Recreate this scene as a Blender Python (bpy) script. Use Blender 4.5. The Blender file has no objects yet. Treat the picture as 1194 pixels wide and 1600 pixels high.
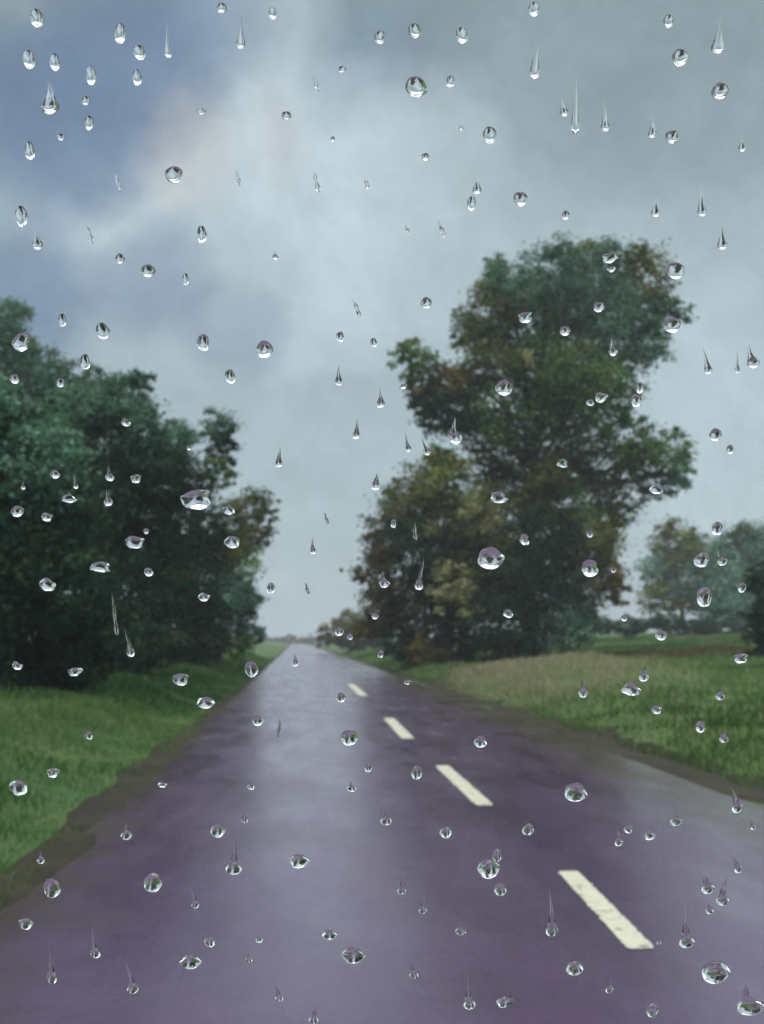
import bpy, math, random
import numpy as np
from mathutils import Vector, Matrix

# ------------------------------------------------------------------ camera
SC = bpy.context.scene
COL = SC.collection
PW, PH, F = 1194.0, 1600.0, 1640.0          # photograph size and focal length in its pixels
EYE_H = 1.4
VPX, VPY = 462.0, 1000.0                    # where the straight road meets the horizon
EYE = Vector((0, 0, EYE_H))
_n = math.sqrt((VPX - PW / 2) ** 2 + (VPY - PH / 2) ** 2 + F * F)
YAW = math.asin((PW / 2 - VPX) / _n)
PITCH = math.asin((VPY - PH / 2) / _n / math.cos(YAW))
FW = Vector((math.sin(YAW) * math.cos(PITCH), math.cos(YAW) * math.cos(PITCH), math.sin(PITCH)))
RT = Vector((math.cos(YAW), -math.sin(YAW), 0))
UP = RT.cross(FW)

cam = bpy.data.cameras.new('camera')
cam.sensor_fit = 'HORIZONTAL'
cam.angle = 2 * math.atan(PW / 2 / F)
cam.clip_start, cam.clip_end = 0.05, 6000
cam.dof.use_dof = True                      # focused on the drops, the road beyond slightly soft
cam.dof.focus_distance = 0.70
cam.dof.aperture_fstop = 17.0
camera = bpy.data.objects.new('camera', cam)
COL.objects.link(camera)
camera.matrix_world = Matrix(((RT.x, UP.x, -FW.x, 0), (RT.y, UP.y, -FW.y, 0), (RT.z, UP.z, -FW.z, EYE_H), (0, 0, 0, 1)))
SC.camera = camera


def ray(px, py):
    return (FW * F + RT * (px - PW / 2) - UP * (py - PH / 2)).normalized()


def at(px, py, y):
    """World point at ground distance y (along the road) seen at a photo pixel."""
    d = ray(px, py)
    return EYE + d * (y / d.y)


# ------------------------------------------------------------------ sky, sun, exposure
SUN_EL, SUN_AZ = math.radians(58), math.radians(215)      # high, behind the camera to the left, veiled by cloud
W = bpy.data.worlds.new('World')
SC.world = W
W.use_nodes = True
wt = W.node_tree
wt.nodes.clear()


def nd(t, kind, **kw):
    n = t.nodes.new(kind)
    for k, v in kw.items():
        setattr(n, k, v)
    return n


def put(t, n, i, v):
    if hasattr(v, 'links') or isinstance(v, bpy.types.NodeSocket):
        t.links.new(v, n.inputs[i])
    elif v is not None:
        n.inputs[i].default_value = v


def math_(t, op, a, b=None, c=None, clamp=False):
    n = nd(t, 'ShaderNodeMath', operation=op, use_clamp=clamp)
    for i, v in enumerate((a, b, c)):
        put(t, n, i, v)
    return n.outputs[0]


def vmath(t, op, a, b=None, out=0):
    n = nd(t, 'ShaderNodeVectorMath', operation=op)
    put(t, n, 0, a)
    put(t, n, 1, b)
    return n.outputs[out]


def smooth(t, v, lo, hi, a=0.0, b=1.0):
    n = nd(t, 'ShaderNodeMapRange', interpolation_type='SMOOTHSTEP')
    for i, x in enumerate((v, lo, hi, a, b)):
        put(t, n, i, x)
    return n.outputs[0]


def mix(t, fac, a, b, mode='MIX'):
    n = nd(t, 'ShaderNodeMix', data_type='RGBA', blend_type=mode)
    put(t, n, 0, fac)
    for i, v in ((6, a), (7, b)):
        put(t, n, i, v if not isinstance(v, tuple) else (*v, 1.0))
    return n.outputs[2]


def noise(t, vec, scale, detail=4, rough=0.55, out=0, dist=0.0):
    n = nd(t, 'ShaderNodeTexNoise')
    if vec is not None:
        put(t, n, 'Vector', vec)
    n.inputs['Scale'].default_value = scale
    n.inputs['Detail'].default_value = detail
    n.inputs['Roughness'].default_value = rough
    n.inputs['Distortion'].default_value = dist
    return n.outputs[out]


def build_sky():
    t = wt
    d = nd(t, 'ShaderNodeTexCoord').outputs['Generated']
    nish = nd(t, 'ShaderNodeTexSky', sky_type='NISHITA')
    nish.sun_disc = False
    nish.sun_elevation, nish.sun_rotation = SUN_EL, SUN_AZ
    nish.air_density, nish.dust_density = 1.0, 2.0
    # cloud deck: warped direction, then patches of thicker and thinner cloud
    wob = vmath(t, 'SCALE', vmath(t, 'SUBTRACT', noise(t, d, 5.0, 5, 0.6, out=1), (0.5, 0.5, 0.5)))
    wob.node.inputs['Scale'].default_value = 0.14
    wob2 = vmath(t, 'SCALE', vmath(t, 'SUBTRACT', noise(t, d, 1.8, 2, 0.5, out=1), (0.5, 0.5, 0.5)))
    wob2.node.inputs['Scale'].default_value = 0.06
    dw = vmath(t, 'NORMALIZE', vmath(t, 'ADD', vmath(t, 'ADD', d, wob), wob2))

    def patch(px, py, r):
        v = ray(px, py)
        dot = vmath(t, 'DOT_PRODUCT', dw, (v.x, v.y, v.z), out=1)
        return smooth(t, dot, math.cos(r / F * 1.0), 1.0)

    K = 10.0                                            # times the background strength 0.1
    grey = tuple(K * c for c in (0.375, 0.465, 0.505))
    col = mix(t, smooth(t, noise(t, dw, 3.2, 6, 0.6), 0.35, 0.7), grey, tuple(K * c for c in (0.43, 0.53, 0.575)))
    blue = tuple(K * c for c in (0.145, 0.215, 0.335))
    slate = tuple(K * c for c in (0.215, 0.290, 0.315))
    pale = tuple(K * c for c in (0.545, 0.645, 0.70))
    for px, py, r, c, f in ((30, 20, 300, slate, 0.8), (500, -90, 400, slate, 0.75), (950, -60, 420, slate, 0.6), (1130, 80, 300, slate, 0.4),
                            (600, 330, 250, pale, 0.9), (430, 150, 200, pale, 0.65), (330, 320, 280, pale, 0.7), (130, 330, 170, pale, 0.5), (480, 470, 160, pale, 0.4),
                            (420, 430, 110, grey, 0.6), (1080, 700, 300, pale, 0.3), (720, 480, 200, grey, 0.4), (200, 560, 220, grey, 0.5),
                            (40, 220, 150, blue, 0.75), (135, 185, 150, blue, 0.75), (235, 110, 170, blue, 0.75), (340, 60, 150, blue, 0.55),
                            (40, 480, 160, blue, 0.75), (255, 440, 130, blue, 0.55), (370, 520, 90, blue, 0.4), (620, 90, 130, blue, 0.3),
                            (300, 255, 100, tuple(K * c for c in (0.58, 0.51, 0.48)), 0.32), (470, 245, 80, tuple(K * c for c in (0.60, 0.55, 0.52)), 0.2)):
        col = mix(t, math_(t, 'MULTIPLY', patch(px, py, r), f), col, c)
    fine = smooth(t, noise(t, dw, 11.0, 8, 0.72), 0.25, 0.75, 0.88, 1.12)
    col = vmath(t, 'SCALE', col)
    t.links.new(fine, col.node.inputs['Scale'])
    z = nd(t, 'ShaderNodeSeparateXYZ')
    put(t, z, 0, d)
    up = smooth(t, z.outputs['Z'], 0.555, 0.68)          # an overcast sky is brightest overhead
    col = mix(t, up, col, tuple(K * c for c in (1.60, 1.68, 1.76)))
    col = mix(t, 0.92, nish.outputs[0], col)
    bg = nd(t, 'ShaderNodeBackground')
    bg.inputs['Strength'].default_value = 0.1
    put(t, bg, 0, col)
    t.links.new(bg.outputs[0], nd(t, 'ShaderNodeOutputWorld').inputs[0])


build_sky()
sun = bpy.data.lights.new('sun', 'SUN')
sun.energy, sun.angle, sun.color = 1.5, math.radians(25), (1.0, 0.96, 0.9)
sun_o = bpy.data.objects.new('sun', sun)
COL.objects.link(sun_o)
# Nishita azimuth: rotation 0 is +Y, growing towards +X
_sd = Vector((math.sin(SUN_AZ) * math.cos(SUN_EL), math.cos(SUN_AZ) * math.cos(SUN_EL), math.sin(SUN_EL)))
sun_o.rotation_euler = _sd.to_track_quat('Z', 'Y').to_euler()
SC.view_settings.view_transform = 'Standard'
SC.view_settings.look = 'None'
SC.view_settings.gamma = 1.0
SC.view_settings.exposure = 0.15
SC.render.engine = 'CYCLES'
SC.cycles.use_denoising = True
SC.cycles.volume_bounces = 0
SC.cycles.max_bounces = 10
SC.cycles.diffuse_bounces = 3
SC.cycles.transparent_max_bounces = 16
SC.cycles.caustics_reflective = False
SC.cycles.caustics_refractive = False


# ------------------------------------------------------------------ helpers
def tag(o, label=None, cat=None, group=None, kind=None):
    for k, v in (('label', label), ('category', cat), ('group', group), ('kind', kind)):
        if v:
            o[k] = v
    return o


def empty(name, loc):
    o = bpy.data.objects.new(name, None)
    COL.objects.link(o)
    o.location = loc
    o.empty_display_size = 0.2
    return o


def mesh_np(name, verts, faces_flat, loop_start, mat, parent=None, colors=None, smooth_=False):
    """One mesh object from numpy arrays (world coordinates; parent offset removed)."""
    verts = np.asarray(verts, np.float32)
    if parent is not None:
        verts = verts - np.array(parent.location, np.float32)
    me = bpy.data.meshes.new(name)
    me.vertices.add(len(verts))
    me.vertices.foreach_set('co', verts.ravel())
    fl = np.asarray(faces_flat, np.int32)
    me.loops.add(len(fl))
    me.loops.foreach_set('vertex_index', fl)
    ls = np.asarray(loop_start, np.int32)
    me.polygons.add(len(ls))
    me.polygons.foreach_set('loop_start', ls)
    if smooth_:
        me.polygons.foreach_set('use_smooth', np.ones(len(ls), bool))
    else:
        me.polygons.foreach_set('use_smooth', np.zeros(len(ls), bool))
    if colors is not None:
        a = me.color_attributes.new('tint', 'FLOAT_COLOR', 'POINT')
        c = np.ones((len(verts), 4), np.float32)
        c[:, :3] = colors
        a.data.foreach_set('color', c.ravel())
    me.update(calc_edges=True)
    me.validate()
    me.materials.append(mat)
    o = bpy.data.objects.new(name, me)
    COL.objects.link(o)
    if parent is not None:
        o.parent = parent
    return o


def grid_faces(nu, nv):
    i, j = np.meshgrid(np.arange(nu - 1), np.arange(nv - 1), indexing='ij')
    a = i * nv + j
    q = np.stack([a, a + nv, a + nv + 1, a + 1], -1).reshape(-1, 4)
    return q.ravel(), np.arange(len(q)) * 4


def new_mat(name):
    m = bpy.data.materials.new(name)
    m.use_nodes = True
    t = m.node_tree
    p = t.nodes['Principled BSDF']
    return m, t, p


def obj_pos(t):
    return nd(t, 'ShaderNodeNewGeometry').outputs['Position']


def bump(t, p, h, strength, dist):
    b = nd(t, 'ShaderNodeBump')
    b.inputs['Strength'].default_value = strength
    b.inputs['Distance'].default_value = dist
    put(t, b, 'Height', h)
    t.links.new(b.outputs[0], p.inputs['Normal'])


def sstep(x, a, b):
    t = np.clip((x - a) / (b - a), 0, 1)
    return t * t * (3 - 2 * t)


# ------------------------------------------------------------------ materials
def mat_leaf():
    m, t, p = new_mat('leaf')
    c = nd(t, 'ShaderNodeVertexColor', layer_name='tint').outputs[0]
    put(t, p, 'Base Color', c)
    p.inputs['Roughness'].default_value = 0.7
    p.inputs['Specular IOR Level'].default_value = 0.10
    tr = nd(t, 'ShaderNodeBsdfTranslucent')
    put(t, tr, 0, mix(t, 1.0, c, (1.0, 1.05, 0.6), 'MULTIPLY'))
    mx = nd(t, 'ShaderNodeMixShader')
    mx.inputs[0].default_value = 0.28
    t.links.new(p.outputs[0], mx.inputs[1])
    t.links.new(tr.outputs[0], mx.inputs[2])
    t.links.new(mx.outputs[0], t.nodes['Material Output'].inputs[0])
    return m


def mat_bark():
    m, t, p = new_mat('wet_bark')
    pos = obj_pos(t)
    mp = nd(t, 'ShaderNodeMapping')
    put(t, mp, 0, pos)
    mp.inputs['Scale'].default_value = (6, 6, 1.2)
    n = noise(t, mp.outputs[0], 2.0, 6, 0.65)
    put(t, p, 'Base Color', mix(t, smooth(t, n, 0.35, 0.7), (0.018, 0.014, 0.010), (0.075, 0.06, 0.045)))
    p.inputs['Roughness'].default_value = 0.6
    bump(t, p, n, 0.8, 0.05)
    return m


def mat_ground():
    m, t, p = new_mat('grass_soil')
    pos = obj_pos(t)
    sp = nd(t, 'ShaderNodeSeparateXYZ')
    put(t, sp, 0, pos)
    n1 = noise(t, pos, 0.22, 5, 0.6)
    n2 = noise(t, pos, 2.6, 6, 0.65)
    green = mix(t, smooth(t, n1, 0.35, 0.65), (0.035, 0.085, 0.022), (0.085, 0.13, 0.035))
    green = mix(t, smooth(t, n2, 0.45, 0.75, 0, 0.55), green, (0.05, 0.05, 0.02))
    # a bare brown strip in the right-hand field
    bx = math_(t, 'SUBTRACT', sp.outputs['Y'], 44.0)
    wig = math_(t, 'MULTIPLY', math_(t, 'SUBTRACT', noise(t, pos, 0.12, 3), 0.5), 14.0)
    band = smooth(t, math_(t, 'ABSOLUTE', math_(t, 'ADD', bx, wig)), 5.0, 1.5)
    band = math_(t, 'MULTIPLY', band, smooth(t, sp.outputs['X'], 11.0, 15.0))
    green = mix(t, math_(t, 'MULTIPLY', band, 0.75), green, (0.085, 0.055, 0.025))
    put(t, p, 'Base Color', green)
    p.inputs['Roughness'].default_value = 0.85
    p.inputs['Specular IOR Level'].default_value = 0.25
    bump(t, p, n2, 0.6, 0.12)
    return m


def mat_grass():
    m, t, p = new_mat('grass_blade')
    c = nd(t, 'ShaderNodeVertexColor', layer_name='tint').outputs[0]
    put(t, p, 'Base Color', c)
    p.inputs['Roughness'].default_value = 0.65
    p.inputs['Specular IOR Level'].default_value = 0.12
    tr = nd(t, 'ShaderNodeBsdfTranslucent')
    put(t, tr, 0, c)
    mx = nd(t, 'ShaderNodeMixShader')
    mx.inputs[0].default_value = 0.3
    t.links.new(p.outputs[0], mx.inputs[1])
    t.links.new(tr.outputs[0], mx.inputs[2])
    t.links.new(mx.outputs[0], t.nodes['Material Output'].inputs[0])
    return m


XL_, XR_ = -1.48, 3.95                      # the road's edges


def mat_road():
    m, t, p = new_mat('wet_asphalt')
    pos = obj_pos(t)
    grain = noise(t, pos, 38.0, 5, 0.75)
    patch = noise(t, pos, 0.55, 5, 0.6)
    mp = nd(t, 'ShaderNodeMapping')
    put(t, mp, 0, pos)
    mp.inputs['Scale'].default_value = (1.3, 0.35, 1.0)
    track = noise(t, mp.outputs[0], 1.5, 5, 0.6)
    c = mix(t, smooth(t, patch, 0.3, 0.7), (0.046, 0.029, 0.058), (0.078, 0.056, 0.097))
    c = mix(t, smooth(t, grain, 0.35, 0.75, 0.0, 0.55), c, (0.115, 0.092, 0.13))
    # tree reflections painted olive-brown into both edges of the tarmac, with washed-on mud
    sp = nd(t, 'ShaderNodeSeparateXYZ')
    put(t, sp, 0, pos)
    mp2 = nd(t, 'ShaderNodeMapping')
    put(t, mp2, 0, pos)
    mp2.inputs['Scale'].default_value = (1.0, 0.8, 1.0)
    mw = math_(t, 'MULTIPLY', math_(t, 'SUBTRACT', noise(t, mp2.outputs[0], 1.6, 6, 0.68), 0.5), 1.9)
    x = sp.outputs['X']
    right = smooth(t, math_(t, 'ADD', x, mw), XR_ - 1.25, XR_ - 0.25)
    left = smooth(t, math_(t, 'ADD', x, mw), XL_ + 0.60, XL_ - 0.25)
    mud_reflection = math_(t, 'MULTIPLY', math_(t, 'MAXIMUM', right, left), 0.85)
    c = mix(t, mud_reflection, c, mix(t, grain, (0.028, 0.029, 0.011), (0.075, 0.068, 0.030)))
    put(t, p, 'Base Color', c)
    wet = smooth(t, math_(t, 'ADD', math_(t, 'MULTIPLY', track, 0.6), math_(t, 'MULTIPLY', patch, 0.4)), 0.36, 0.62)
    r = math_(t, 'MULTIPLY_ADD', wet, -0.17, 0.40)
    put(t, p, 'Roughness', r)
    p.inputs['Specular Tint'].default_value = (1.0, 0.86, 1.0, 1)
    p.inputs['Specular IOR Level'].default_value = 0.25
    rip = noise(t, pos, 9.0, 3, 0.6)
    h = math_(t, 'ADD', math_(t, 'MULTIPLY', grain, 0.35), math_(t, 'MULTIPLY', rip, 0.65))
    bump(t, p, h, 0.35, 0.012)
    # the film of rain lying on it
    put(t, p, 'Coat Weight', math_(t, 'MULTIPLY_ADD', mud_reflection, -0.45, 0.95))
    p.inputs['Coat IOR'].default_value = 1.35
    p.inputs['Coat Tint'].default_value = (1.0, 0.90, 1.0, 1)
    put(t, p, 'Coat Roughness', smooth(t, track, 0.30, 0.70, 0.29, 0.17))
    cb = nd(t, 'ShaderNodeBump')
    cb.inputs['Strength'].default_value = 0.25
    cb.inputs['Distance'].default_value = 0.01
    put(t, cb, 'Height', noise(t, pos, 5.0, 4, 0.6))
    t.links.new(cb.outputs[0], p.inputs['Coat Normal'])
    return m


def mat_paint():
    m, t, p = new_mat('road_paint')
    pos = obj_pos(t)
    n = noise(t, pos, 14.0, 6, 0.7)
    n2 = noise(t, pos, 60.0, 3, 0.6)
    c = mix(t, smooth(t, n2, 0.3, 0.7), (0.46, 0.45, 0.33), (0.60, 0.59, 0.45))
    put(t, p, 'Base Color', mix(t, smooth(t, n, 0.55, 0.64), c, (0.17, 0.145, 0.165)))
    p.inputs['Roughness'].default_value = 0.45
    bump(t, p, n2, 0.3, 0.004)
    return m


def mat_verge():
    m, t, p = new_mat('muddy_verge')
    pos = obj_pos(t)
    n = noise(t, pos, 1.4, 6, 0.65)
    n2 = noise(t, pos, 18.0, 4, 0.7)
    c = mix(t, smooth(t, n, 0.35, 0.65), (0.012, 0.010, 0.004), (0.032, 0.026, 0.011))
    c = mix(t, smooth(t, n2, 0.45, 0.75, 0, 0.3), c, (0.10, 0.088, 0.05))
    put(t, p, 'Base Color', c)
    p.inputs['Specular IOR Level'].default_value = 0.2
    p.inputs['Roughness'].default_value = 0.65
    bump(t, p, n2, 0.7, 0.03)
    return m


def mat_water():
    m = bpy.data.materials.new('rain_water')
    m.use_nodes = True
    t = m.node_tree
    t.nodes.clear()
    g = nd(t, 'ShaderNodeBsdfGlass')
    g.inputs['IOR'].default_value = 1.333
    g.inputs['Roughness'].default_value = 0.0
    t.links.new(g.outputs[0], nd(t, 'ShaderNodeOutputMaterial').inputs[0])
    return m


def mat_pane():
    m = bpy.data.materials.new('clear_windscreen_glass')
    m.use_nodes = True
    t = m.node_tree
    t.nodes.clear()
    g = nd(t, 'ShaderNodeBsdfTransparent')
    g.inputs[0].default_value = (0.985, 0.99, 0.988, 1)
    t.links.new(g.outputs[0], nd(t, 'ShaderNodeOutputMaterial').inputs[0])
    return m


LEAF, BARK, GROUND, GRASS = mat_leaf(), mat_bark(), mat_ground(), mat_grass()
ROAD, PAINT, VERGE, WATER, PANE = mat_road(), mat_paint(), mat_verge(), mat_water(), mat_pane()

# ------------------------------------------------------------------ ground, road, verges
XL, XR = -1.48, 3.95


def gz(x, y):
    """Terrain height (numpy)."""
    x = np.asarray(x, float)
    y = np.asarray(y, float)
    dl = np.maximum(0, XL - x)
    dr = np.maximum(0, x - XR)
    z = 0.34 * sstep(dl, 0.2, 2.2) + 0.50 * sstep(dl, 1.5, 7.0)
    z = z + 0.55 * np.exp(-((x - 8.6) / 2.2) ** 2 - ((y - 31) / 9.0) ** 2)
    z = z - 0.10 * sstep(dr, 0.2, 0.8) + 0.28 * sstep(dr, 0.8, 2.2) + 0.052 * np.maximum(0, dr - 2.0) * (1 - 0.5 * sstep(dr, 30, 120))
    z = np.where(dr > 90, 0.18 + 0.052 * 88 * 0.62 + 0 * z, z) if False else z
    lump = 0.05 * np.sin(x * 1.7 + 0.6 * np.sin(y * 0.9)) * np.sin(y * 0.8 + 1.3) + 0.03 * np.sin(x * 4.1 + y * 2.3)
    return z + lump * sstep(np.maximum(dl, dr), 0.3, 1.5) - 0.012


def build_ground():
    xs = np.unique(np.concatenate([np.linspace(-12, 16, 150), -12 - np.geomspace(0.5, 900, 34), 16 + np.geomspace(0.5, 110, 40), np.linspace(200, 900, 6)]))
    ys = np.unique(np.concatenate([np.linspace(-6, 60, 170), 60 + np.geomspace(1, 2500, 60), [-40, -15]]))
    X, Y = np.meshgrid(xs, ys, indexing='ij')
    v = np.stack([X, Y, gz(X, np.minimum(Y, 400))], -1).reshape(-1, 3)
    f, ls = grid_faces(len(xs), len(ys))
    tag(mesh_np('ground', v, f, ls, GROUND, smooth_=True), kind='structure')


def strip(name, x0, x1, y0, y1, z, mat, parent=None, nx=2, edge=0.0, seed=1, step=0.5, crown=0.0):
    """A thin sheet along the road with ragged long edges."""
    ys = np.unique(np.concatenate([np.arange(y0, min(y1, 60), step), np.geomspace(60, y1, 40) if y1 > 60 else [y1]]))
    r = np.random.default_rng(seed)

    def rag():
        a = np.interp(ys, np.arange(y0 - 1, y1 + 2, 0.9), r.normal(0, 1, len(np.arange(y0 - 1, y1 + 2, 0.9))))
        return edge * a
    a, b = x0 + rag(), x1 + rag()
    s = np.linspace(0, 1, nx)
    X = a[None, :] * (1 - s[:, None]) + b[None, :] * s[:, None]
    Y = np.repeat(ys[None, :], nx, 0)
    Z = z + crown * (1 - (2 * s[:, None] - 1) ** 2) + 0 * X
    v = np.stack([X, Y, Z], -1).reshape(-1, 3)
    f, ls = grid_faces(nx, len(ys))
    return mesh_np(name, v, f, ls, mat, parent, smooth_=True)


def draped(name, x0, x1, y0, y1, mat, edge, seed, lift=0.02, nx=7):
    ys = np.concatenate([np.arange(y0, 60, 0.35), np.geomspace(60, y1, 60)])
    r = np.random.default_rng(seed)
    k = np.arange(y0 - 1, y1 + 2, 0.7)
    a = x0 + edge * np.interp(ys, k, r.normal(0, 1, len(k)))
    b = x1 + edge * np.interp(ys, k, r.normal(0, 1, len(k)))
    s = np.linspace(0, 1, nx)
    X = a[None, :] * (1 - s[:, None]) + b[None, :] * s[:, None]
    Y = np.repeat(ys[None, :], nx, 0)
    Z = gz(X, Y) + lift + 0.02 * np.sin(X * 7 + Y * 3) * np.sin(Y * 5.1)
    Z[0] -= lift + 0.03
    Z[-1] -= lift + 0.03
    v = np.stack([X, Y, Z], -1).reshape(-1, 3)
    f, ls = grid_faces(nx, len(ys))
    return mesh_np(name, v, f, ls, mat, smooth_=True)


build_ground()
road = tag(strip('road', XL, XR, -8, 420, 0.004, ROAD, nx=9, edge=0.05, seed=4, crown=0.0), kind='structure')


def dash(px0, py0, px1, py1, w, seed):
    """A painted lane dash between two photo points on the road, ragged and worn."""
    def gp(px, py):
        d = ray(px, py)
        return EYE + d * ((0.008 - EYE_H) / d.z)
    a, b = gp(px0, py0), gp(px1, py1)
    r = np.random.default_rng(seed)
    n = 70
    s = np.linspace(0, 1, n)
    cx, cy = a.x + (b.x - a.x) * s, a.y + (b.y - a.y) * s
    wl = w / 2 * (1 + 0.06 * r.normal(0, 1, n))
    wr = w / 2 * (1 + 0.06 * r.normal(0, 1, n))
    wl[[0, -1]] *= 0.75
    wr[[0, -1]] *= 0.75
    v = np.concatenate([np.stack([cx - wl, cy, 0 * cx + 0.008], -1), np.stack([cx + wr, cy, 0 * cx + 0.008], -1)])
    f, ls = grid_faces(2, n)
    mesh_np('lane_dash', v, f, ls, PAINT, road)


dash(1003, 1482, 887, 1361, 0.128, 1)
dash(758, 1258, 690, 1196, 0.155, 2)
dash(638, 1154, 607, 1122, 0.185, 3)
dash(568, 1087, 548, 1069, 0.215, 4)
tag(draped('verge', XL - 0.34, XL + 0.10, -4, 400, VERGE, 0.06, 11), kind='structure')
tag(draped('verge', XR - 0.14, XR + 1.25, -4, 400, VERGE, 0.14, 12), kind='structure')


# ------------------------------------------------------------------ grass
def grass(name, label, n, sample, hgt, seed, pal):
    r = np.random.default_rng(seed)
    x, y = sample(r, n)
    keep = (np.sin(x * 1.3 + 2 * np.sin(y * .7)) + r.normal(0, 1.0, n)) > -1.2
    x, y = x[keep], y[keep]
    n = len(x)
    z = gz(x, y)
    d = np.hypot(x, y)
    tuft = 0.75 + 0.45 * np.sin(x * 2.3 + 1.7 * np.sin(y * 1.9)) * np.sin(y * 1.4 + x)
    h = hgt(x, y) * r.uniform(0.55, 1.35, n) * np.clip(tuft, 0.35, 1.4)
    w = np.maximum(0.006, d / F * 1.1) * r.uniform(0.7, 1.4, n)
    ang = r.uniform(0, 2 * np.pi, n)
    lean = r.normal(0, 0.35, (n, 2)) * h[:, None]
    base = np.stack([x, y, z - 0.01], -1)
    side = np.stack([np.cos(ang), np.sin(ang), 0 * ang], -1) * (w / 2)[:, None]
    mid = base + np.stack([lean[:, 0] * 0.3, lean[:, 1] * 0.3, h * 0.6], -1)
    tip = base + np.stack([lean[:, 0], lean[:, 1], h], -1)
    v = np.stack([base - side, base + side, mid + side * 0.8, tip, mid - side * 0.8], 1).reshape(-1, 3)
    f = np.arange(n * 5)
    pal = np.array(pal)
    big = (np.sin(x * 0.35 + 1.1 * np.sin(y * 0.21)) * np.sin(y * 0.27 + 0.8) + 1) / 2
    k = np.clip((big + r.normal(0, 0.22, n)) * len(pal), 0, len(pal) - 1).astype(int)
    c = pal[k] * r.uniform(0.7, 1.3, (n, 1))
    # bleached grass beside the tall tree, and a strip of brown stalks in the field
    dry = np.exp(-((x - 7.4 - 0.08 * (y - 31)) / 2.3) ** 2 - ((y - 33) / 9.0) ** 2) + 0.13 * r.normal(0, 1, n) > 0.26
    c[dry] = np.array([0.36, 0.32, 0.20]) * r.uniform(0.6, 1.25, (dry.sum(), 1))
    stalk = (np.abs(y - 47 - 2.0 * np.sin(x * 0.35)) < 5 + 2 * r.normal(0, 1, n)) & (x > 13.5 + r.normal(0, 1, n)) & (x < 22)
    c[stalk] = np.array([0.10, 0.070, 0.028]) * r.uniform(0.7, 1.3, (stalk.sum(), 1))
    tag(mesh_np(name, v, f, np.arange(n) * 5, GRASS, colors=np.repeat(c, 5, 0)), label, 'grass', kind='stuff')


def left_pts(r, n):
    y = 3.5 + 75 * r.power(0.55, n) ** 1.0
    x = XL - 0.02 - r.gamma(1.35, 1.7, n)
    return x, y


def right_pts(r, n):
    y = 6 + 105 * r.power(0.7, n)
    x = XR + 0.72 + 0.12 * np.sin(y * 2.1) + 0.1 * r.normal(0, 1, n) + r.uniform(0, 1, n) ** 1.6 * (4 + y * 0.45)
    return x, y


grass('grass', 'green grass covering the bank left of the wet road', 150000, left_pts, lambda x, y: 0.06 + 0.13 * sstep(XL - x, 0.2, 2.0), 5,
      [(0.026, 0.085, 0.022), (0.048, 0.13, 0.03), (0.085, 0.18, 0.045), (0.13, 0.21, 0.07)])
grass('grass', 'green grass covering the verge and rising field right of the road', 170000, right_pts, lambda x, y: 0.10 + 0.10 * sstep(x - XR, 0.6, 2.0), 6,
      [(0.05, 0.10, 0.025), (0.085, 0.17, 0.05), (0.125, 0.22, 0.07), (0.17, 0.235, 0.085)])


# ------------------------------------------------------------------ trees
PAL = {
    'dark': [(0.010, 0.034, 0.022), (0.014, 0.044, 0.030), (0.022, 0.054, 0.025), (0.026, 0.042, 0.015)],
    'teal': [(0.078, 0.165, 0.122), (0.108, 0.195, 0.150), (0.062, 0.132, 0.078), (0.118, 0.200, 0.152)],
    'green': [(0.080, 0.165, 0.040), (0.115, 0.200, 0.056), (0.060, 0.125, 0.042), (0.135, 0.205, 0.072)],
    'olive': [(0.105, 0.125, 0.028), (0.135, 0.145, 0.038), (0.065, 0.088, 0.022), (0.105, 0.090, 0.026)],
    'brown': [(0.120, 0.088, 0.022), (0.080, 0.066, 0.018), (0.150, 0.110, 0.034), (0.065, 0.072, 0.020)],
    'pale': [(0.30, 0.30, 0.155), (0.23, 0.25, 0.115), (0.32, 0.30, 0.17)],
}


def tubes(segs, sides=7):
    """Tapered tubes: (p0, p1, r0, r1) bent a little, as arrays of verts and quads."""
    V, Q = [], []
    r = random.Random(len(segs))
    for p0, p1, r0, r1 in segs:
        p0, p1 = Vector(p0), Vector(p1)
        ax = (p1 - p0)
        L = ax.length
        if L < 1e-4:
            continue
        ax = ax / L
        u = ax.orthogonal().normalized()
        w = ax.cross(u)
        nn = 7
        bend = u * (r.uniform(-.07, .07) * L) + w * (r.uniform(-.07, .07) * L)
        base = len(V)
        for k in range(nn):
            s = k / (nn - 1)
            c = p0 + (p1 - p0) * s + bend * math.sin(math.pi * s) + u * r.uniform(-.3, .3) * r1
            rad = r0 + (r1 - r0) * s
            for j in range(sides):
                a = 2 * math.pi * j / sides
                V.append(c + (u * math.cos(a) + w * math.sin(a)) * rad * r.uniform(.88, 1.12))
        for k in range(nn - 1):
            for j in range(sides):
                a, b = base + k * sides + j, base + k * sides + (j + 1) % sides
                Q.append((a, b, b + sides, a + sides))
    return np.array([tuple(v) for v in V]), np.array(Q)


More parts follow.
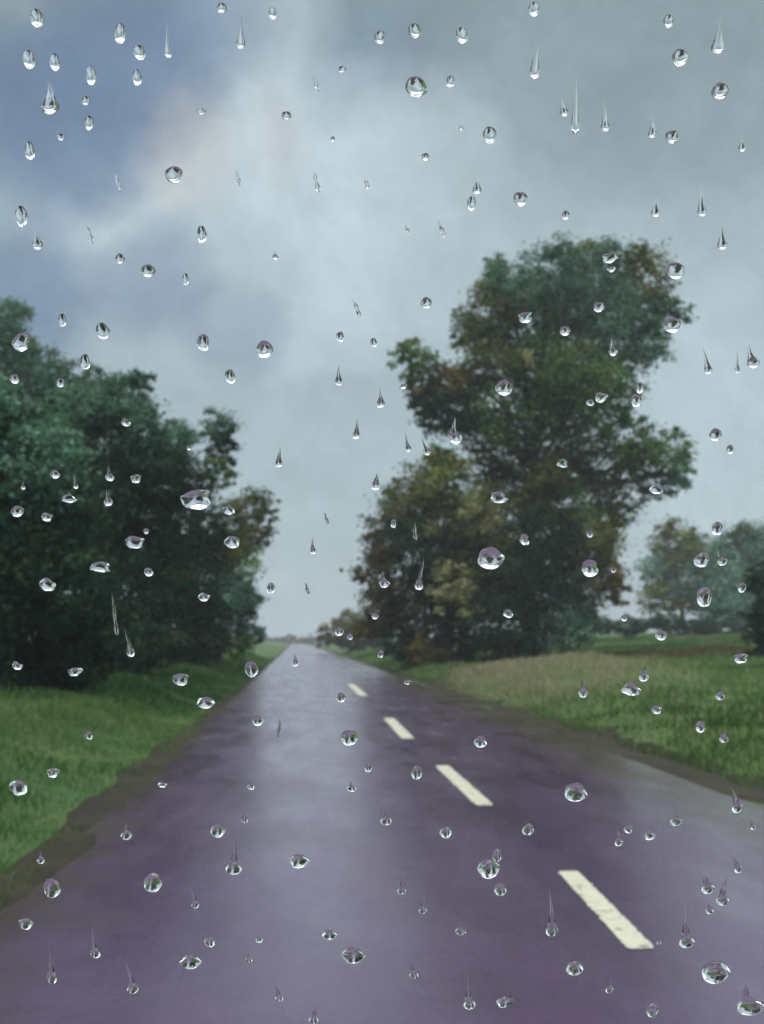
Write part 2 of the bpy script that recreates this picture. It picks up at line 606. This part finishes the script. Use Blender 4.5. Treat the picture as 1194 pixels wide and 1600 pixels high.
def leaves(blobs, L, lai, seed, loose=0.0):
    """Leaf-sized rhombi in clumps through every blob: blobs = (centre, rx, ry, rz, palette)."""
    r = np.random.default_rng(seed)
    VV, CC = [], []
    for c, rx, ry, rz, pal in blobs:
        pal_a = np.array(PAL[pal])
        area = math.pi * rx * rz
        n = int(1.9 * lai * area / (0.5 * L * 0.6 * L))
        nc = max(5, int(n / 45))
        d = r.normal(0, 1, (nc, 3))
        d /= np.linalg.norm(d, axis=1)[:, None]
        rad = r.uniform(0.25, 1.0, nc) ** 0.42
        rad *= 1 + 0.16 * r.normal(0, 1, nc) + loose * np.abs(r.normal(0, 0.3, nc))
        cc = d * rad[:, None]
        tone = r.uniform(0.65, 1.4, nc) * r.uniform(0.75, 1.4)
        hue = r.integers(0, len(pal_a), nc)
        own = r.integers(0, nc, n)
        spread = r.uniform(0.07, 0.22, nc)
        p = cc[own] + r.normal(0, 1, (n, 3)) * spread[own][:, None] * np.array([1.1, 1.1, 0.75])
        nrm = p / (np.linalg.norm(p, axis=1)[:, None] + 1e-6) * 0.5 + r.normal(0, 0.6, (n, 3)) + np.array([0, 0, 0.45])
        nrm /= np.linalg.norm(nrm, axis=1)[:, None]
        p = p * np.array([rx, ry, rz]) + np.array(c)
        t = np.cross(nrm, r.normal(0, 1, (n, 3)))
        t /= np.linalg.norm(t, axis=1)[:, None]
        b = np.cross(nrm, t)
        ln = (L * r.uniform(0.6, 1.35, n))[:, None]
        t, b = t * ln * 0.5, b * ln * 0.30
        droop = np.array([0, 0, -0.12]) * ln
        q = np.stack([p - t + droop, p + b, p + t + droop, p - b], 1)
        VV.append(q.reshape(-1, 3))
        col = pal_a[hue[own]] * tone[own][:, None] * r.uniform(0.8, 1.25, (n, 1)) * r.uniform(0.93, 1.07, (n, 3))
        CC.append(np.repeat(col, 4, 0))
    return np.concatenate(VV), np.concatenate(CC)


N_LEAF = 0


def tree(name, label, cat, group, Y, blobs, base_px, seed, L, trunk_r=0.2, lai=3.0, deep=0.8, loose=0.0, flat=1.0, stems=1):
    """blobs: (photo x, photo y, radius in photo px, palette[, extra depth]) turned into ellipsoids of foliage at distance Y."""
    global N_LEAF
    r = random.Random(seed)
    d = ray(base_px, 1000)
    bx = d.x * Y / d.y
    bz = float(gz(bx, Y))
    root = tag(empty(name, (bx, Y, bz)), label, cat, group)
    B = []
    xs = [b[0] for b in blobs]
    half = (max(xs) - min(xs)) / 2 / F * Y + 0.3
    for b in blobs:
        px, py, rp, pal = b[:4]
        off = b[4] if len(b) > 4 else r.uniform(-1, 1) * half * deep * (0.8 if r.random() < .7 else 1.0)
        c = at(px, py, Y)
        # keep its place in the picture while it moves in depth around the trunk
        c = EYE + (c - EYE) * ((Y + off) / Y)
        rm = rp / F * (Y + off)
        B.append((c, rm * r.uniform(.95, 1.1), rm * r.uniform(1.0, 1.25), rm * r.uniform(.88, 1.02) * flat, pal))
    # trunk and limbs
    segs = []
    top = max(b[0].z for b in B)
    low = min(b[0].z - b[3] for b in B)
    h = top - bz
    cxm = sum(b[0].x for b in B) / len(B)
    for k in range(stems):
        o = Vector((r.uniform(-.25, .25) * (stems > 1) * half, r.uniform(-.3, .3) * (stems > 1), 0))
        p0 = Vector((bx, Y, bz - 0.1)) + o
        p1 = Vector((bx + (cxm - bx) * .25, Y, bz + h * 0.34)) + o * 1.6
        p2 = Vector((cxm, Y, bz + h * 0.8)) + o * 2.2
        rr = trunk_r / math.sqrt(stems)
        segs += [(p0, p0 + (p1 - p0) * .12, rr * 1.5, rr * 1.05), (p0 + (p1 - p0) * .11, p1, rr * 1.05, rr * .8), (p1 - (p2 - p1) * .02, p2, rr * .8, rr * .22)]
        for i, b in enumerate(B):
            if i % stems != k:
                continue
            s = min(1, max(0.0, (b[0].z - bz - h * 0.34) / (h * .55 + 1e-3)))
            s = s * r.uniform(.35, .8)
            st = p1 + (p2 - p1) * s if b[0].z > p1.z else p0 + (p1 - p0) * r.uniform(.5, .95)
            lr = rr * .36 * (1 - .5 * s)
            tipp = b[0] + Vector((r.uniform(-.3, .3) * b[1], r.uniform(-.3, .3) * b[2], r.uniform(0, .5) * b[3]))
            segs.append((st, tipp, lr, lr * .25))
            for _ in range(2):
                m = st + (tipp - st) * r.uniform(.45, .8)
                e = b[0] + Vector((r.uniform(-.85, .85) * b[1], r.uniform(-.85, .85) * b[2], r.uniform(-.3, .85) * b[3]))
                segs.append((m, e, lr * .45, lr * .12))
    v, q = tubes(segs)
    mesh_np('trunk', v, q.ravel(), np.arange(len(q)) * 4, BARK, root, smooth_=True)
    v, c = leaves(B, L, lai, seed, loose)
    n = len(v) // 4
    N_LEAF += n
    mesh_np('crown', v, np.arange(n * 4), np.arange(n) * 4, LEAF, root, colors=c)
    return root


D, T, G, O, BR, PA = 'dark', 'teal', 'green', 'olive', 'brown', 'pale'
LG = 'trees standing along the left of the road'
RG = 'trees and bushes round the tall tree right of the road'
FG = 'hazy trees beyond the right-hand field'

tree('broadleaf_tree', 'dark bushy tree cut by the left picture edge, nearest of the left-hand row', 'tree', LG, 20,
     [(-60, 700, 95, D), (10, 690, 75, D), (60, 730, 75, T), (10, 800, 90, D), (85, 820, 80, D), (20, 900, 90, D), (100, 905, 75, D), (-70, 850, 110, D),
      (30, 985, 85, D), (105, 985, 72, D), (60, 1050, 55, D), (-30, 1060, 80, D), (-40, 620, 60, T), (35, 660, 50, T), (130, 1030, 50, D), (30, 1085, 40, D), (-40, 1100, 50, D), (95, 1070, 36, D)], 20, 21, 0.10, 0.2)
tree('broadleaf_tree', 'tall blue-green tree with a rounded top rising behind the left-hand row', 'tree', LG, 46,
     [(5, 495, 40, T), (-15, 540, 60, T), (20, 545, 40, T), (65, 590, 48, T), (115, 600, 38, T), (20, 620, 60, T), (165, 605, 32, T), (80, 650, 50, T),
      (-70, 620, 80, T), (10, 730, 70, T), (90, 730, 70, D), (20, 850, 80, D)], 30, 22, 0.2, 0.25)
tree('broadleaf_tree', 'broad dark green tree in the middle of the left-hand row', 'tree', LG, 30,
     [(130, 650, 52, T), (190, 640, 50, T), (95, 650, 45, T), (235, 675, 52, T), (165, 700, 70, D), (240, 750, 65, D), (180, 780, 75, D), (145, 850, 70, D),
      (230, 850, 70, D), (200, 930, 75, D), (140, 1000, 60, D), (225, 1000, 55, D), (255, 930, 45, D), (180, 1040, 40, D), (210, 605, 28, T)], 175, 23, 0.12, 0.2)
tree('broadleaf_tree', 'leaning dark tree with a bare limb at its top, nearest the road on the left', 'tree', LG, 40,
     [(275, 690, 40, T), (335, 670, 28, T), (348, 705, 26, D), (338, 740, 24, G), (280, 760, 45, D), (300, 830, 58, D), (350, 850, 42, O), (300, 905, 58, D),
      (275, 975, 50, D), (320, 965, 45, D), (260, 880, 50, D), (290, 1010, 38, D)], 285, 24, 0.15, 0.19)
tree('young_tree', 'thin olive tree with wispy twigs poking towards the road on the left', 'tree', LG, 55,
     [(385, 795, 32, O), (412, 785, 22, G), (402, 825, 28, O), (370, 840, 36, O), (425, 805, 12, G), (360, 880, 40, G)], 365, 25, 0.17, 0.1, 2.0, loose=0.5)
tree('bush', 'pale blue-green bush at the foot of the left-hand trees beside the road', 'bush', LG, 48,
     [(365, 915, 36, T), (385, 945, 28, T), (390, 985, 22, T), (350, 985, 40, T), (340, 945, 38, T), (325, 1010, 34, D), (375, 1010, 24, G)], 355, 26, 0.15, 0.08, stems=3)

tree('broadleaf_tree', 'tallest tree right of the road, spreading olive and blue-green crown', 'tree', RG, 52,
     [(800, 445, 46, T), (870, 432, 55, T), (940, 425, 55, T), (1005, 445, 56, O), (1040, 495, 34, T), (765, 485, 48, O), (735, 520, 36, G), (830, 505, 66, G),
      (900, 500, 66, T), (975, 515, 60, T), (1015, 545, 32, T), (840, 575, 64, G), (770, 575, 52, O), (705, 600, 44, BR), (672, 625, 36, D), (905, 590, 64, G),
      (955, 600, 44, G), (925, 400, 30, O), (1000, 405, 26, O), (770, 418, 24, G), (885, 392, 22, G), (705, 645, 44, D), (765, 650, 56, G), (840, 660, 58, G),
      (915, 655, 58, G), (645, 565, 32, G), (640, 545, 20, O), (780, 720, 44, O), (880, 735, 50, D), (945, 730, 55, O), (1000, 700, 40, G), (1045, 705, 38, G),
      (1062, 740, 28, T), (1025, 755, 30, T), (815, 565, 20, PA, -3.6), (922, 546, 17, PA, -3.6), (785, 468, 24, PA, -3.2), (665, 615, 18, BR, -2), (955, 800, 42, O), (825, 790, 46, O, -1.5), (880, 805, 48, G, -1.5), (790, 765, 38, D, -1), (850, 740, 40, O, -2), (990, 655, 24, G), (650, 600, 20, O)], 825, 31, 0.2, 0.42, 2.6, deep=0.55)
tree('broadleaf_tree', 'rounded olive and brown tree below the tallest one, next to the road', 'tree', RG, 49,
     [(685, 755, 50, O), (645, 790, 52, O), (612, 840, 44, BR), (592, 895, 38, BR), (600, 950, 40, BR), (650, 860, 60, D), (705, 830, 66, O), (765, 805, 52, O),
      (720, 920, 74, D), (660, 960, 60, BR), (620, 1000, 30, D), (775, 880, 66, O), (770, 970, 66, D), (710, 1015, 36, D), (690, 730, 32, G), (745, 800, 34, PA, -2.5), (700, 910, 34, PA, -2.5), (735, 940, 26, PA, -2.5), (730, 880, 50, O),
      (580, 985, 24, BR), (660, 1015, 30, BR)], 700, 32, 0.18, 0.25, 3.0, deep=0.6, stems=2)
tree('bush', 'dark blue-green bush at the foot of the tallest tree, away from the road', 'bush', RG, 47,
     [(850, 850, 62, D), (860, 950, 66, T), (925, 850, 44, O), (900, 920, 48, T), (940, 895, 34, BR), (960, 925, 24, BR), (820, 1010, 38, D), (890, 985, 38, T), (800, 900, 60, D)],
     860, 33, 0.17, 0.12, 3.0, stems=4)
tree('bush', 'small brownish bush by the road, farther off than the tallest tree', 'bush', RG, 112,
     [(522, 988, 20, BR), (545, 978, 24, O), (575, 985, 26, O), (505, 1000, 12, BR), (560, 1003, 18, D), (535, 1005, 14, D), (595, 995, 22, D)], 548, 34, 0.3, 0.1, 3.0, stems=3)

tree('broadleaf_tree', 'hazy olive tree beyond the field, beside the pale gap in the trees', 'tree', FG, 100,
     [(1060, 855, 42, O), (1030, 885, 34, T), (1095, 865, 42, T), (1075, 910, 46, T), (1035, 930, 34, O), (1045, 830, 18, O), (1110, 930, 40, T)], 1070, 41, 0.32, 0.25, 2.6)
tree('broadleaf_tree', 'bluish tree beyond the field, cut by the right picture edge', 'tree', FG, 92,
     [(1150, 870, 46, T), (1190, 855, 45, T), (1165, 925, 48, T), (1215, 920, 60, T), (1130, 945, 36, T), (1160, 835, 20, O), (1250, 870, 60, T)], 1185, 42, 0.3, 0.25, 2.6)
tree('hedge', 'low dark hedge along the far edge of the right-hand field', 'hedge', None, 88,
     [(x, 976 - 3 * math.sin(x * .05), 13 + 4 * math.sin(x * .11), D if (x // 12) % 3 else T) for x in range(925, 1230, 12)], 1070, 43, 0.2, 0.08, 5.0, deep=0.05, stems=6)
tree('bush', 'tall dark bush cut by the right picture edge, at the side of the field', 'bush', RG, 38,
     [(1195, 905, 26, D), (1195, 955, 28, D), (1192, 1005, 26, D), (1202, 1045, 28, D), (1225, 980, 40, D), (1222, 920, 36, D), (1186, 1040, 16, D)], 1208, 44, 0.13, 0.08, 3.2, stems=3)
tree('hedge', 'thin brownish hedge closing off the far end of the road', 'hedge', None, 380,
     [(x, 1000 + math.sin(x), 6 + 1.5 * math.sin(x * .7), BR if (x // 7) % 3 else O) for x in range(395, 520, 7)],
     462, 45, 0.5, 0.1, 5.0, deep=0.05, stems=5)

# ------------------------------------------------------------------ rain haze
def haze():
    x0, x1, y0, y1, z0, z1 = -960, 960, -60, 2620, -4, 26.5
    v = [(x, y, z) for z in (z0, z1) for y in (y0, y1) for x in (x0, x1)]
    f = [0, 2, 3, 1, 4, 5, 7, 6, 0, 1, 5, 4, 2, 6, 7, 3, 0, 4, 6, 2, 1, 3, 7, 5]
    m = bpy.data.materials.new('rain_haze')
    m.use_nodes = True
    t = m.node_tree
    t.nodes.clear()
    p = nd(t, 'ShaderNodeVolumePrincipled')
    p.inputs['Color'].default_value = (0.86, 0.93, 0.97, 1)
    p.inputs['Density'].default_value = 0.0010
    t.links.new(p.outputs[0], nd(t, 'ShaderNodeOutputMaterial').inputs['Volume'])
    tag(mesh_np('haze', v, f, np.arange(6) * 4, m), 'thin rain haze filling the air over the road', 'haze', kind='stuff')


haze()

# ------------------------------------------------------------------ windscreen and its raindrops
PANE_D, PANE_TILT = 0.70, math.radians(12)
PN = (FW * math.cos(PANE_TILT) + UP * math.sin(PANE_TILT)).normalized()     # outward normal
PU = RT
PV = PU.cross(-PN).normalized()
if PV.z < 0:
    PV = -PV
P0 = EYE + FW * PANE_D


def pane_box():
    a, b, th = 0.78, 0.50, 0.005
    nb, mx = 24, []
    # a rounded-corner sheet of glass
    for cx, cy, s in ((a - .08, b - .08, 0), (-a + .08, b - .08, 1), (-a + .08, -b + .08, 2), (a - .08, -b + .08, 3)):
        for k in range(7):
            t = math.pi / 2 * (s + k / 6)
            mx.append((cx + .08 * math.cos(t), cy + .08 * math.sin(t)))
    n = len(mx)
    v = [P0 + PU * x + PV * y for x, y in mx] + [P0 + PU * x + PV * y - PN * th for x, y in mx]
    f, ls = [], []
    for face in [list(range(n)), list(range(2 * n - 1, n - 1, -1))] + [[i, i + n, (i + 1) % n + n, (i + 1) % n] for i in range(n)]:
        ls.append(len(f))
        f += face
    tag(mesh_np('windscreen', [tuple(x) for x in v], f, ls, PANE), 'clear windscreen glass spotted all over with raindrops', 'windscreen')


pane_box()

# photo x, y, width, height, kind: r round, t teardrop with a tail upwards, s thin streak, w wide and uneven; optional tilt in degrees
DROPS = """
57 28 20 28 r;45 93 20 28 r;86 97 16 26 r;77 150 28 54 t;142 118 16 28 r;134 157 14 14 r;139 192 14 22 r;46 235 16 28 r;95 214 13 10 r;188 52 18 30 r
218 82 20 22 r;214 121 14 24 r;262 58 12 60 t;376 45 16 58 t;346 12 16 16 r;426 20 14 18 r;272 273 26 26 r;315 366 16 26 r;314 174 14 9 w;448 181 16 14 r
534 108 12 10 w;520 217 8 8 r;492 128 7 34 s -20;371 277 7 28 s -18;494 282 9 38 s -14;572 286 7 18 s -12;184 284 7 24 s -18;33 338 18 32 r;56 370 17 38 t;140 366 8 32 s -18
187 404 14 16 r;430 398 10 14 t;594 58 16 20 r;648 48 20 22 r;722 55 19 24 r;834 14 18 22 r;838 75 17 92 t;649 136 34 32 r;704 127 14 18 r;900 150 13 112 t
880 163 14 36 t -10;945 178 16 52 t -10;1045 33 16 20 r;1125 48 20 66 t;1062 90 26 26 r;1125 142 28 26 r;1019 194 14 40 t;1051 214 22 20 r;1160 220 12 32 t;765 211 20 26 r
665 245 12 12 r;745 284 14 36 t;737 318 13 22 r;813 311 22 22 r;884 336 12 14 r;1026 320 14 36 t;1096 308 16 58 t -10;1129 370 16 38 t -8;690 357 8 28 s -22;636 358 6 16 s -22
720 197 6 16 s -20;231 423 22 20 r;290 436 10 18 r;97 500 13 20 r;160 517 20 26 r;318 535 20 26 r;413 546 28 28 r;360 588 16 22 r;34 535 26 28 w;133 565 16 24 r
94 598 14 14 r;23 592 15 15 r;532 526 12 16 r;584 535 10 14 r;530 584 14 36 t;557 481 7 34 s -22;557 668 14 36 t;594 621 14 32 t;436 712 14 36 t;588 752 18 28 t
197 660 15 12 w;295 700 7 7 r;86 741 14 14 r;213 748 18 14 w;117 750 9 28 t;108 779 20 14 w;171 738 14 28 t;168 776 14 30 t;310 781 48 32 w;357 797 18 14 w
27 799 20 18 r;36 757 8 16 t;73 808 18 14 w;666 473 18 18 r;952 403 24 16 w;956 421 14 9 w;1056 423 30 26 r;822 496 24 17 w;936 480 18 16 r;883 517 17 15 r
1051 508 26 24 r;957 541 14 30 t;788 606 26 24 r;938 621 20 16 w;923 629 14 10 w;994 626 18 20 r;1000 606 12 18 r;631 604 12 8 w;711 672 22 44 t;880 724 17 14 w
779 777 28 18 w;1025 765 20 14 w;1118 679 20 20 r;1141 702 12 14 r;1103 562 14 46 t -14;1152 563 8 40 t -10;1174 555 20 42 t -16;636 688 10 36 t -8;664 696 12 32 t -16;209 847 34 20 w
228 830 9 9 r;363 847 24 20 w;159 886 32 17 w;232 894 15 14 r;74 913 26 22 w;318 933 18 14 w;179 960 8 70 s -3;200 1002 13 52 t -8;26 1040 16 14 w;117 1050 24 14 w
283 1062 26 20 w;321 1098 26 20 w;139 1149 12 14 r;393 1046 20 26 r;402 1126 18 18 r;436 1138 6 32 s 4;545 1153 28 26 r;423 919 12 18 r;489 852 10 28 t -6;461 1031 12 22 t
530 987 14 14 r;547 995 8 10 r;586 963 10 10 r;595 1022 10 12 r;599 905 16 28 t;533 1090 14 16 r;480 920 6 20 s -14;510 810 6 20 s -14;615 818 9 14 r;658 896 15 54 t 6
649 830 7 30 s -4;766 872 38 36 w;820 843 16 18 w;923 828 11 24 t 10;795 959 16 14 w;922 888 28 28 r;959 891 8 8 r;1121 826 18 22 r;1097 875 24 24 r;1126 870 15 30 t -18
1101 933 26 32 r;1034 993 18 16 r;1158 1029 24 16 w;1160 918 12 16 r;986 1077 26 22 w;1008 1047 16 38 t;911 1075 16 32 t;1026 1109 18 14 w;1095 1136 16 20 r;1131 1148 14 28 t
1127 1080 14 30 t;637 1066 12 8 w;751 1159 20 20 r;976 966 10 10 r;28 1231 28 26 r;83 1208 20 16 w;197 1297 18 34 t;63 1338 12 26 t;80 1388 26 34 r;40 1444 22 20 r
147 1470 16 62 t;80 1505 16 74 t;202 1525 18 64 t -12;238 1379 28 34 r 24;366 1338 24 64 t;302 1402 14 40 t -10;341 1298 22 24 r;392 1225 12 20 t;382 1279 12 16 r;466 1346 30 24 r
297 1503 30 26 r;328 1472 16 18 r;389 1495 10 20 t;405 1468 12 12 r;433 1547 12 42 t -8;491 1584 16 36 t;514 1461 22 18 r;551 1493 32 30 r;549 1228 14 20 t;575 1200 12 14 r
253 1226 14 10 w;651 1207 16 24 r;600 1272 18 40 t -16;697 1301 18 20 r;825 1296 18 20 r;899 1238 36 32 r;763 1358 32 34 r;777 1337 15 22 r;782 1390 20 22 r;629 1378 14 44 t
662 1411 12 38 t;719 1450 16 26 t;861 1425 18 86 t -3;898 1513 28 26 r;645 1512 14 40 t -6;732 1548 18 68 t -6;789 1566 26 20 w;953 1538 14 32 t;1020 1579 20 26 r;1119 1520 40 40 r
1170 1562 44 58 t -12;1072 1446 22 80 t -8;1103 1377 20 46 t -14;1132 1390 20 56 t;1109 1417 12 26 t;1056 1277 18 30 t;982 1296 14 14 r;966 1306 13 36 t -8;1014 1301 20 26 t;1148 1248 18 50 t -18
1175 1287 9 22 t -24;1150 1350 13 34 t -24;1030 1473 7 7 r
"""

# what lies behind each part of the glass in the photograph: first match wins
ZONES = [
    ('the tallest tree\'s crown', lambda x, y: 690 < x < 1085 and 380 < y < 600),
    ('the tallest tree\'s middle', lambda x, y: 620 < x < 1070 and 600 <= y < 790 and not (x < 690 and y > 660)),
    ('the rounded tree by the road', lambda x, y: 555 < x < 800 and 735 < y < 1070),
    ('the bush below the tallest tree', lambda x, y: 800 <= x < 990 and 790 < y < 1010),
    ('the far trees at right', lambda x, y: x >= 990 and 790 < y < 985),
    ('the right-hand field', lambda x, y: x > 840 and 985 <= y < 1165),
    ('the lower left trees', lambda x, y: x < 345 and 870 <= y < 1075),
    ('the middle left trees', lambda x, y: x < 400 and 700 <= y < 870),
    ('the tops of the left trees', lambda x, y: x < 330 and 520 <= y < 700 and y > 500 + x * .35),
    ('the left grass bank', lambda x, y: y >= 1075 and y < 1400 - x * 0.85),
    ('the pale far road', lambda x, y: 380 < x < 700 and 1000 <= y < 1180),
    ('the blue upper left cloud', lambda x, y: x < 250 and y < 260),
    ('the top middle sky', lambda x, y: 250 <= x < 620 and y < 150),
    ('the top sky right of centre', lambda x, y: 620 <= x < 970 and y < 150),
    ('the sky\'s upper right corner', lambda x, y: x >= 970 and y < 235),
    ('the sky above the tallest tree', lambda x, y: x >= 620 and y < 400),
    ('the bright middle of the sky', lambda x, y: 250 <= x < 620 and y < 340),
    ('the sky above the left trees', lambda x, y: x < 345 and y < 620),
    ('the sky at far right', lambda x, y: x > 1060 and y < 800),
    ('the sky between the trees', lambda x, y: y < 1000),
    ('the road under the left bank', lambda x, y: x < 420 and y < 1420),
    ('the road\'s lower left corner', lambda x, y: x < 270),
    ('the bottom of the road', lambda x, y: 270 <= x < 600 and y >= 1420),
    ('the road left of the dashes', lambda x, y: x < 620 + max(0, (y - 1150)) * .9 and y < 1450),
    ('the road below the nearest dash', lambda x, y: x < 1000 and y >= 1420),
    ('the road\'s lower right corner', lambda x, y: y >= 1340),
    ('the road right of the dashes', lambda x, y: True),
]


def zone(x, y):
    for z, f in ZONES:
        if f(x, y):
            return z


KIND = {'r': ('round raindrop', 'raindrop'), 't': ('tailed raindrop', 'raindrop'), 's': ('thin rain streak', 'rain streak'), 'w': ('wide flattened raindrop', 'raindrop')}
ORD = ['', 'second ', 'third ', 'fourth ', 'fifth ', 'sixth ', 'seventh ', 'eighth ', 'ninth ', 'tenth ', 'eleventh ', 'twelfth ']


def read_drops():
    out = []
    for line in DROPS.strip().replace('\n', ';').split(';'):
        a = line.split()
        if len(a) < 5:
            continue
        x, y, w, h = map(float, a[:4])
        out.append(dict(x=x, y=y, w=w, h=h, k=a[4], tilt=float(a[5]) if len(a) > 5 else 0.0, zone=zone(x, y)))
    sets = {}
    for d in out:
        area = d['w'] * d['h']
        size = 'long ' if d['k'] == 't' and d['h'] >= 50 else '' if d['k'] in 'ts' else 'large ' if area > 560 else 'tiny ' if area < 190 else 'small '
        d['size'] = size
        sets.setdefault((d['zone'], d['k'], size), []).append(d)
    for (z, k, size), m in sets.items():
        what = size + KIND[k][0]
        if len(m) == 1:
            m[0]['label'] = f'the only {what} over {z}'
            continue
        ys, xs = [d['y'] for d in m], [d['x'] for d in m]
        vert = min(np.diff(sorted(ys))) >= min(np.diff(sorted(xs)))
        m.sort(key=(lambda d: d['y']) if vert else (lambda d: d['x']))
        n = len(m)
        for i, d in enumerate(m):
            end = ('highest', 'lowest') if vert else ('leftmost', 'rightmost')
            w_ = ORD[i] + end[0] if i <= (n - 1) // 2 else ORD[n - 1 - i] + end[1]
            plural = what.replace('raindrop', 'raindrops').replace('streak', 'streaks')
            d['label'] = f'{w_} of the {plural} over {z}'
    return out


def drop_mesh(d, seed):
    """A bead of water lying on the glass: flat towards the pane, domed outwards."""
    r = np.random.default_rng(seed)
    dirv = ray(d['x'], d['y'])
    t = (P0 - EYE).dot(PN) / dirv.dot(PN)
    c = EYE + dirv * t
    m = t * dirv.dot(FW) / F                      # metres per photo pixel here
    w, h, k = d['w'] * m, d['h'] * m, d['k']
    nr, ns = (26, 11) if k in 'ts' else (20, 13)
    th = np.linspace(0, math.pi, nr)              # 0 bottom, pi top
    yy = -np.cos(th)                              # -1..1
    if k == 't':
        s = (yy + 1) / 2
        bulb = min(0.62, max(0.26, w / h * 0.95))          # share of the height taken by the bead
        low = np.sqrt(np.clip(1 - ((s - bulb / 2) / (bulb / 2)) ** 2, 0, 1))
        u = np.clip((s - bulb / 2) / (1 - bulb / 2), 0, 1)
        tail = (1 - u) ** 1.25 * (1 - 0.35 * np.sin(math.pi * u))
        hw = np.where(s < bulb / 2, low, np.maximum(tail, 0))
    elif k == 's':
        s = (yy + 1) / 2
        hw = np.sin(th) * (0.55 + 0.45 * np.cos(s * 2.2)) * (1 + 0.22 * np.sin(s * 15 + seed))
    else:
        hw = np.sin(th)
    hw = hw / hw.max()
    ph = r.uniform(0, 6.28, 4)
    am = {'r': 0.11, 't': 0.10, 's': 0.2, 'w': 0.20}[k]
    wl = hw * (1 + am * np.sin(1.7 * yy + ph[0]) + am * .6 * np.sin(4.2 * yy + ph[1]))
    wr = hw * (1 + am * np.sin(1.9 * yy + ph[2]) + am * .6 * np.sin(4.6 * yy + ph[3]))
    mid = (0.10 if k in 'rw' else 0.16) * np.sin(2.2 * yy + ph[1]) * (1 if k in 'rw' else hw * 0 + 1) * (0.6 if k == 'r' else 1)
    ss = np.sin(np.linspace(-math.pi / 2, math.pi / 2, ns))
    X = np.where(ss[None, :] < 0, wl[:, None], wr[:, None]) * ss[None, :] + mid[:, None]
    Yv = np.repeat(yy[:, None], ns, 1)
    if k == 'w':
        Yv = Yv + 0.22 * np.sin(X * 2.4 + ph[0]) * hw[:, None]
    steep = {'r': 0.88, 't': 0.85, 's': 0.7, 'w': 0.92}[k]
    steep *= r.uniform(0.80, 1.15)
    amin = min(w, h) / 2
    H = steep * amin
    q = 1 - ss[None, :] ** 2
    Z = H * (hw[:, None] ** (1.75 if k in 'rw' else 1.65)) * q ** 0.88
    if k in 'rw':                                 # gravity: water hangs towards the lower edge
        Z = Z * (1 - 0.22 * Yv * (1 - Yv * Yv * .3))
    if k in 'rw':                                 # uneven skin of water
        Z = Z * (1 + 0.10 * np.sin(2.6 * X + ph[2]) * np.cos(2.2 * Yv + ph[3]))
    ca, sa = math.cos(math.radians(d['tilt'])), math.sin(math.radians(d['tilt']))
    lx, ly = X * w / 2, Yv * h / 2
    lx, ly = lx * ca + ly * sa, -lx * sa + ly * ca
    U, V_, N_ = np.array(PU), np.array(PV), np.array(PN)
    P = np.array(c)[None, None, :] + lx[..., None] * U + ly[..., None] * V_ + (Z[..., None] + 0.0002) * N_
    # vertices: rows 1..nr-2 full, the two end rows collapse to a point
    rows = P[1:-1].reshape(-1, 3)
    nrow = nr - 2
    bot, top = P[0].mean(0), P[-1].mean(0)
    verts = list(rows) + [bot, top]
    ib, it = nrow * ns, nrow * ns + 1
    faces = []
    for i in range(nrow - 1):
        for j in range(ns - 1):
            a = i * ns + j
            faces.append((a, a + 1, a + ns + 1, a + ns))
    for j in range(ns - 1):
        faces.append((ib, j + 1, j))
        a = (nrow - 1) * ns + j
        faces.append((it, a, a + 1))
    nf = len(faces)
    rim = [ib] + [i * ns for i in range(nrow)] + [it] + [i * ns + ns - 1 for i in range(nrow - 1, -1, -1)]
    o0 = len(verts)
    verts += [np.array(verts[i]) for i in rim]
    # the flat side, as a strip of quads between the two rims
    n = len(rim)
    L = [o0 + 1 + i for i in range(nrow)]
    R = [o0 + n - 1 - i for i in range(nrow)]
    faces.append((o0, L[0], R[0]))
    for i in range(nrow - 1):
        faces.append((L[i], L[i + 1], R[i + 1], R[i]))
    faces.append((L[-1], o0 + 1 + nrow, R[-1]))
    cen = np.array(c)
    me = bpy.data.meshes.new('raindrop')
    me.from_pydata([tuple(v - cen) for v in verts], [], faces)
    for i, p in enumerate(me.polygons):
        p.use_smooth = i < nf
    me.update()
    # outward-facing normals
    dome = sum((p.normal.dot(PN) for p in me.polygons[:nf]))
    flat = sum((p.normal.dot(PN) for p in me.polygons[nf:]))
    import bmesh
    bm = bmesh.new()
    bm.from_mesh(me)
    bm.faces.ensure_lookup_table()
    fl = [f for i, f in enumerate(bm.faces) if (i < nf and dome < 0) or (i >= nf and flat > 0)]
    if fl:
        bmesh.ops.reverse_faces(bm, faces=fl)
    bm.to_mesh(me)
    bm.free()
    me.materials.append(WATER)
    name = 'rain_streak' if k == 's' else 'raindrop'
    o = bpy.data.objects.new(name, me)
    o.location = c
    COL.objects.link(o)
    return o


for i, d in enumerate(read_drops()):
    tag(drop_mesh(d, 100 + i), d['label'], KIND[d['k']][1], 'raindrops on the windscreen')
print('leaves', N_LEAF)
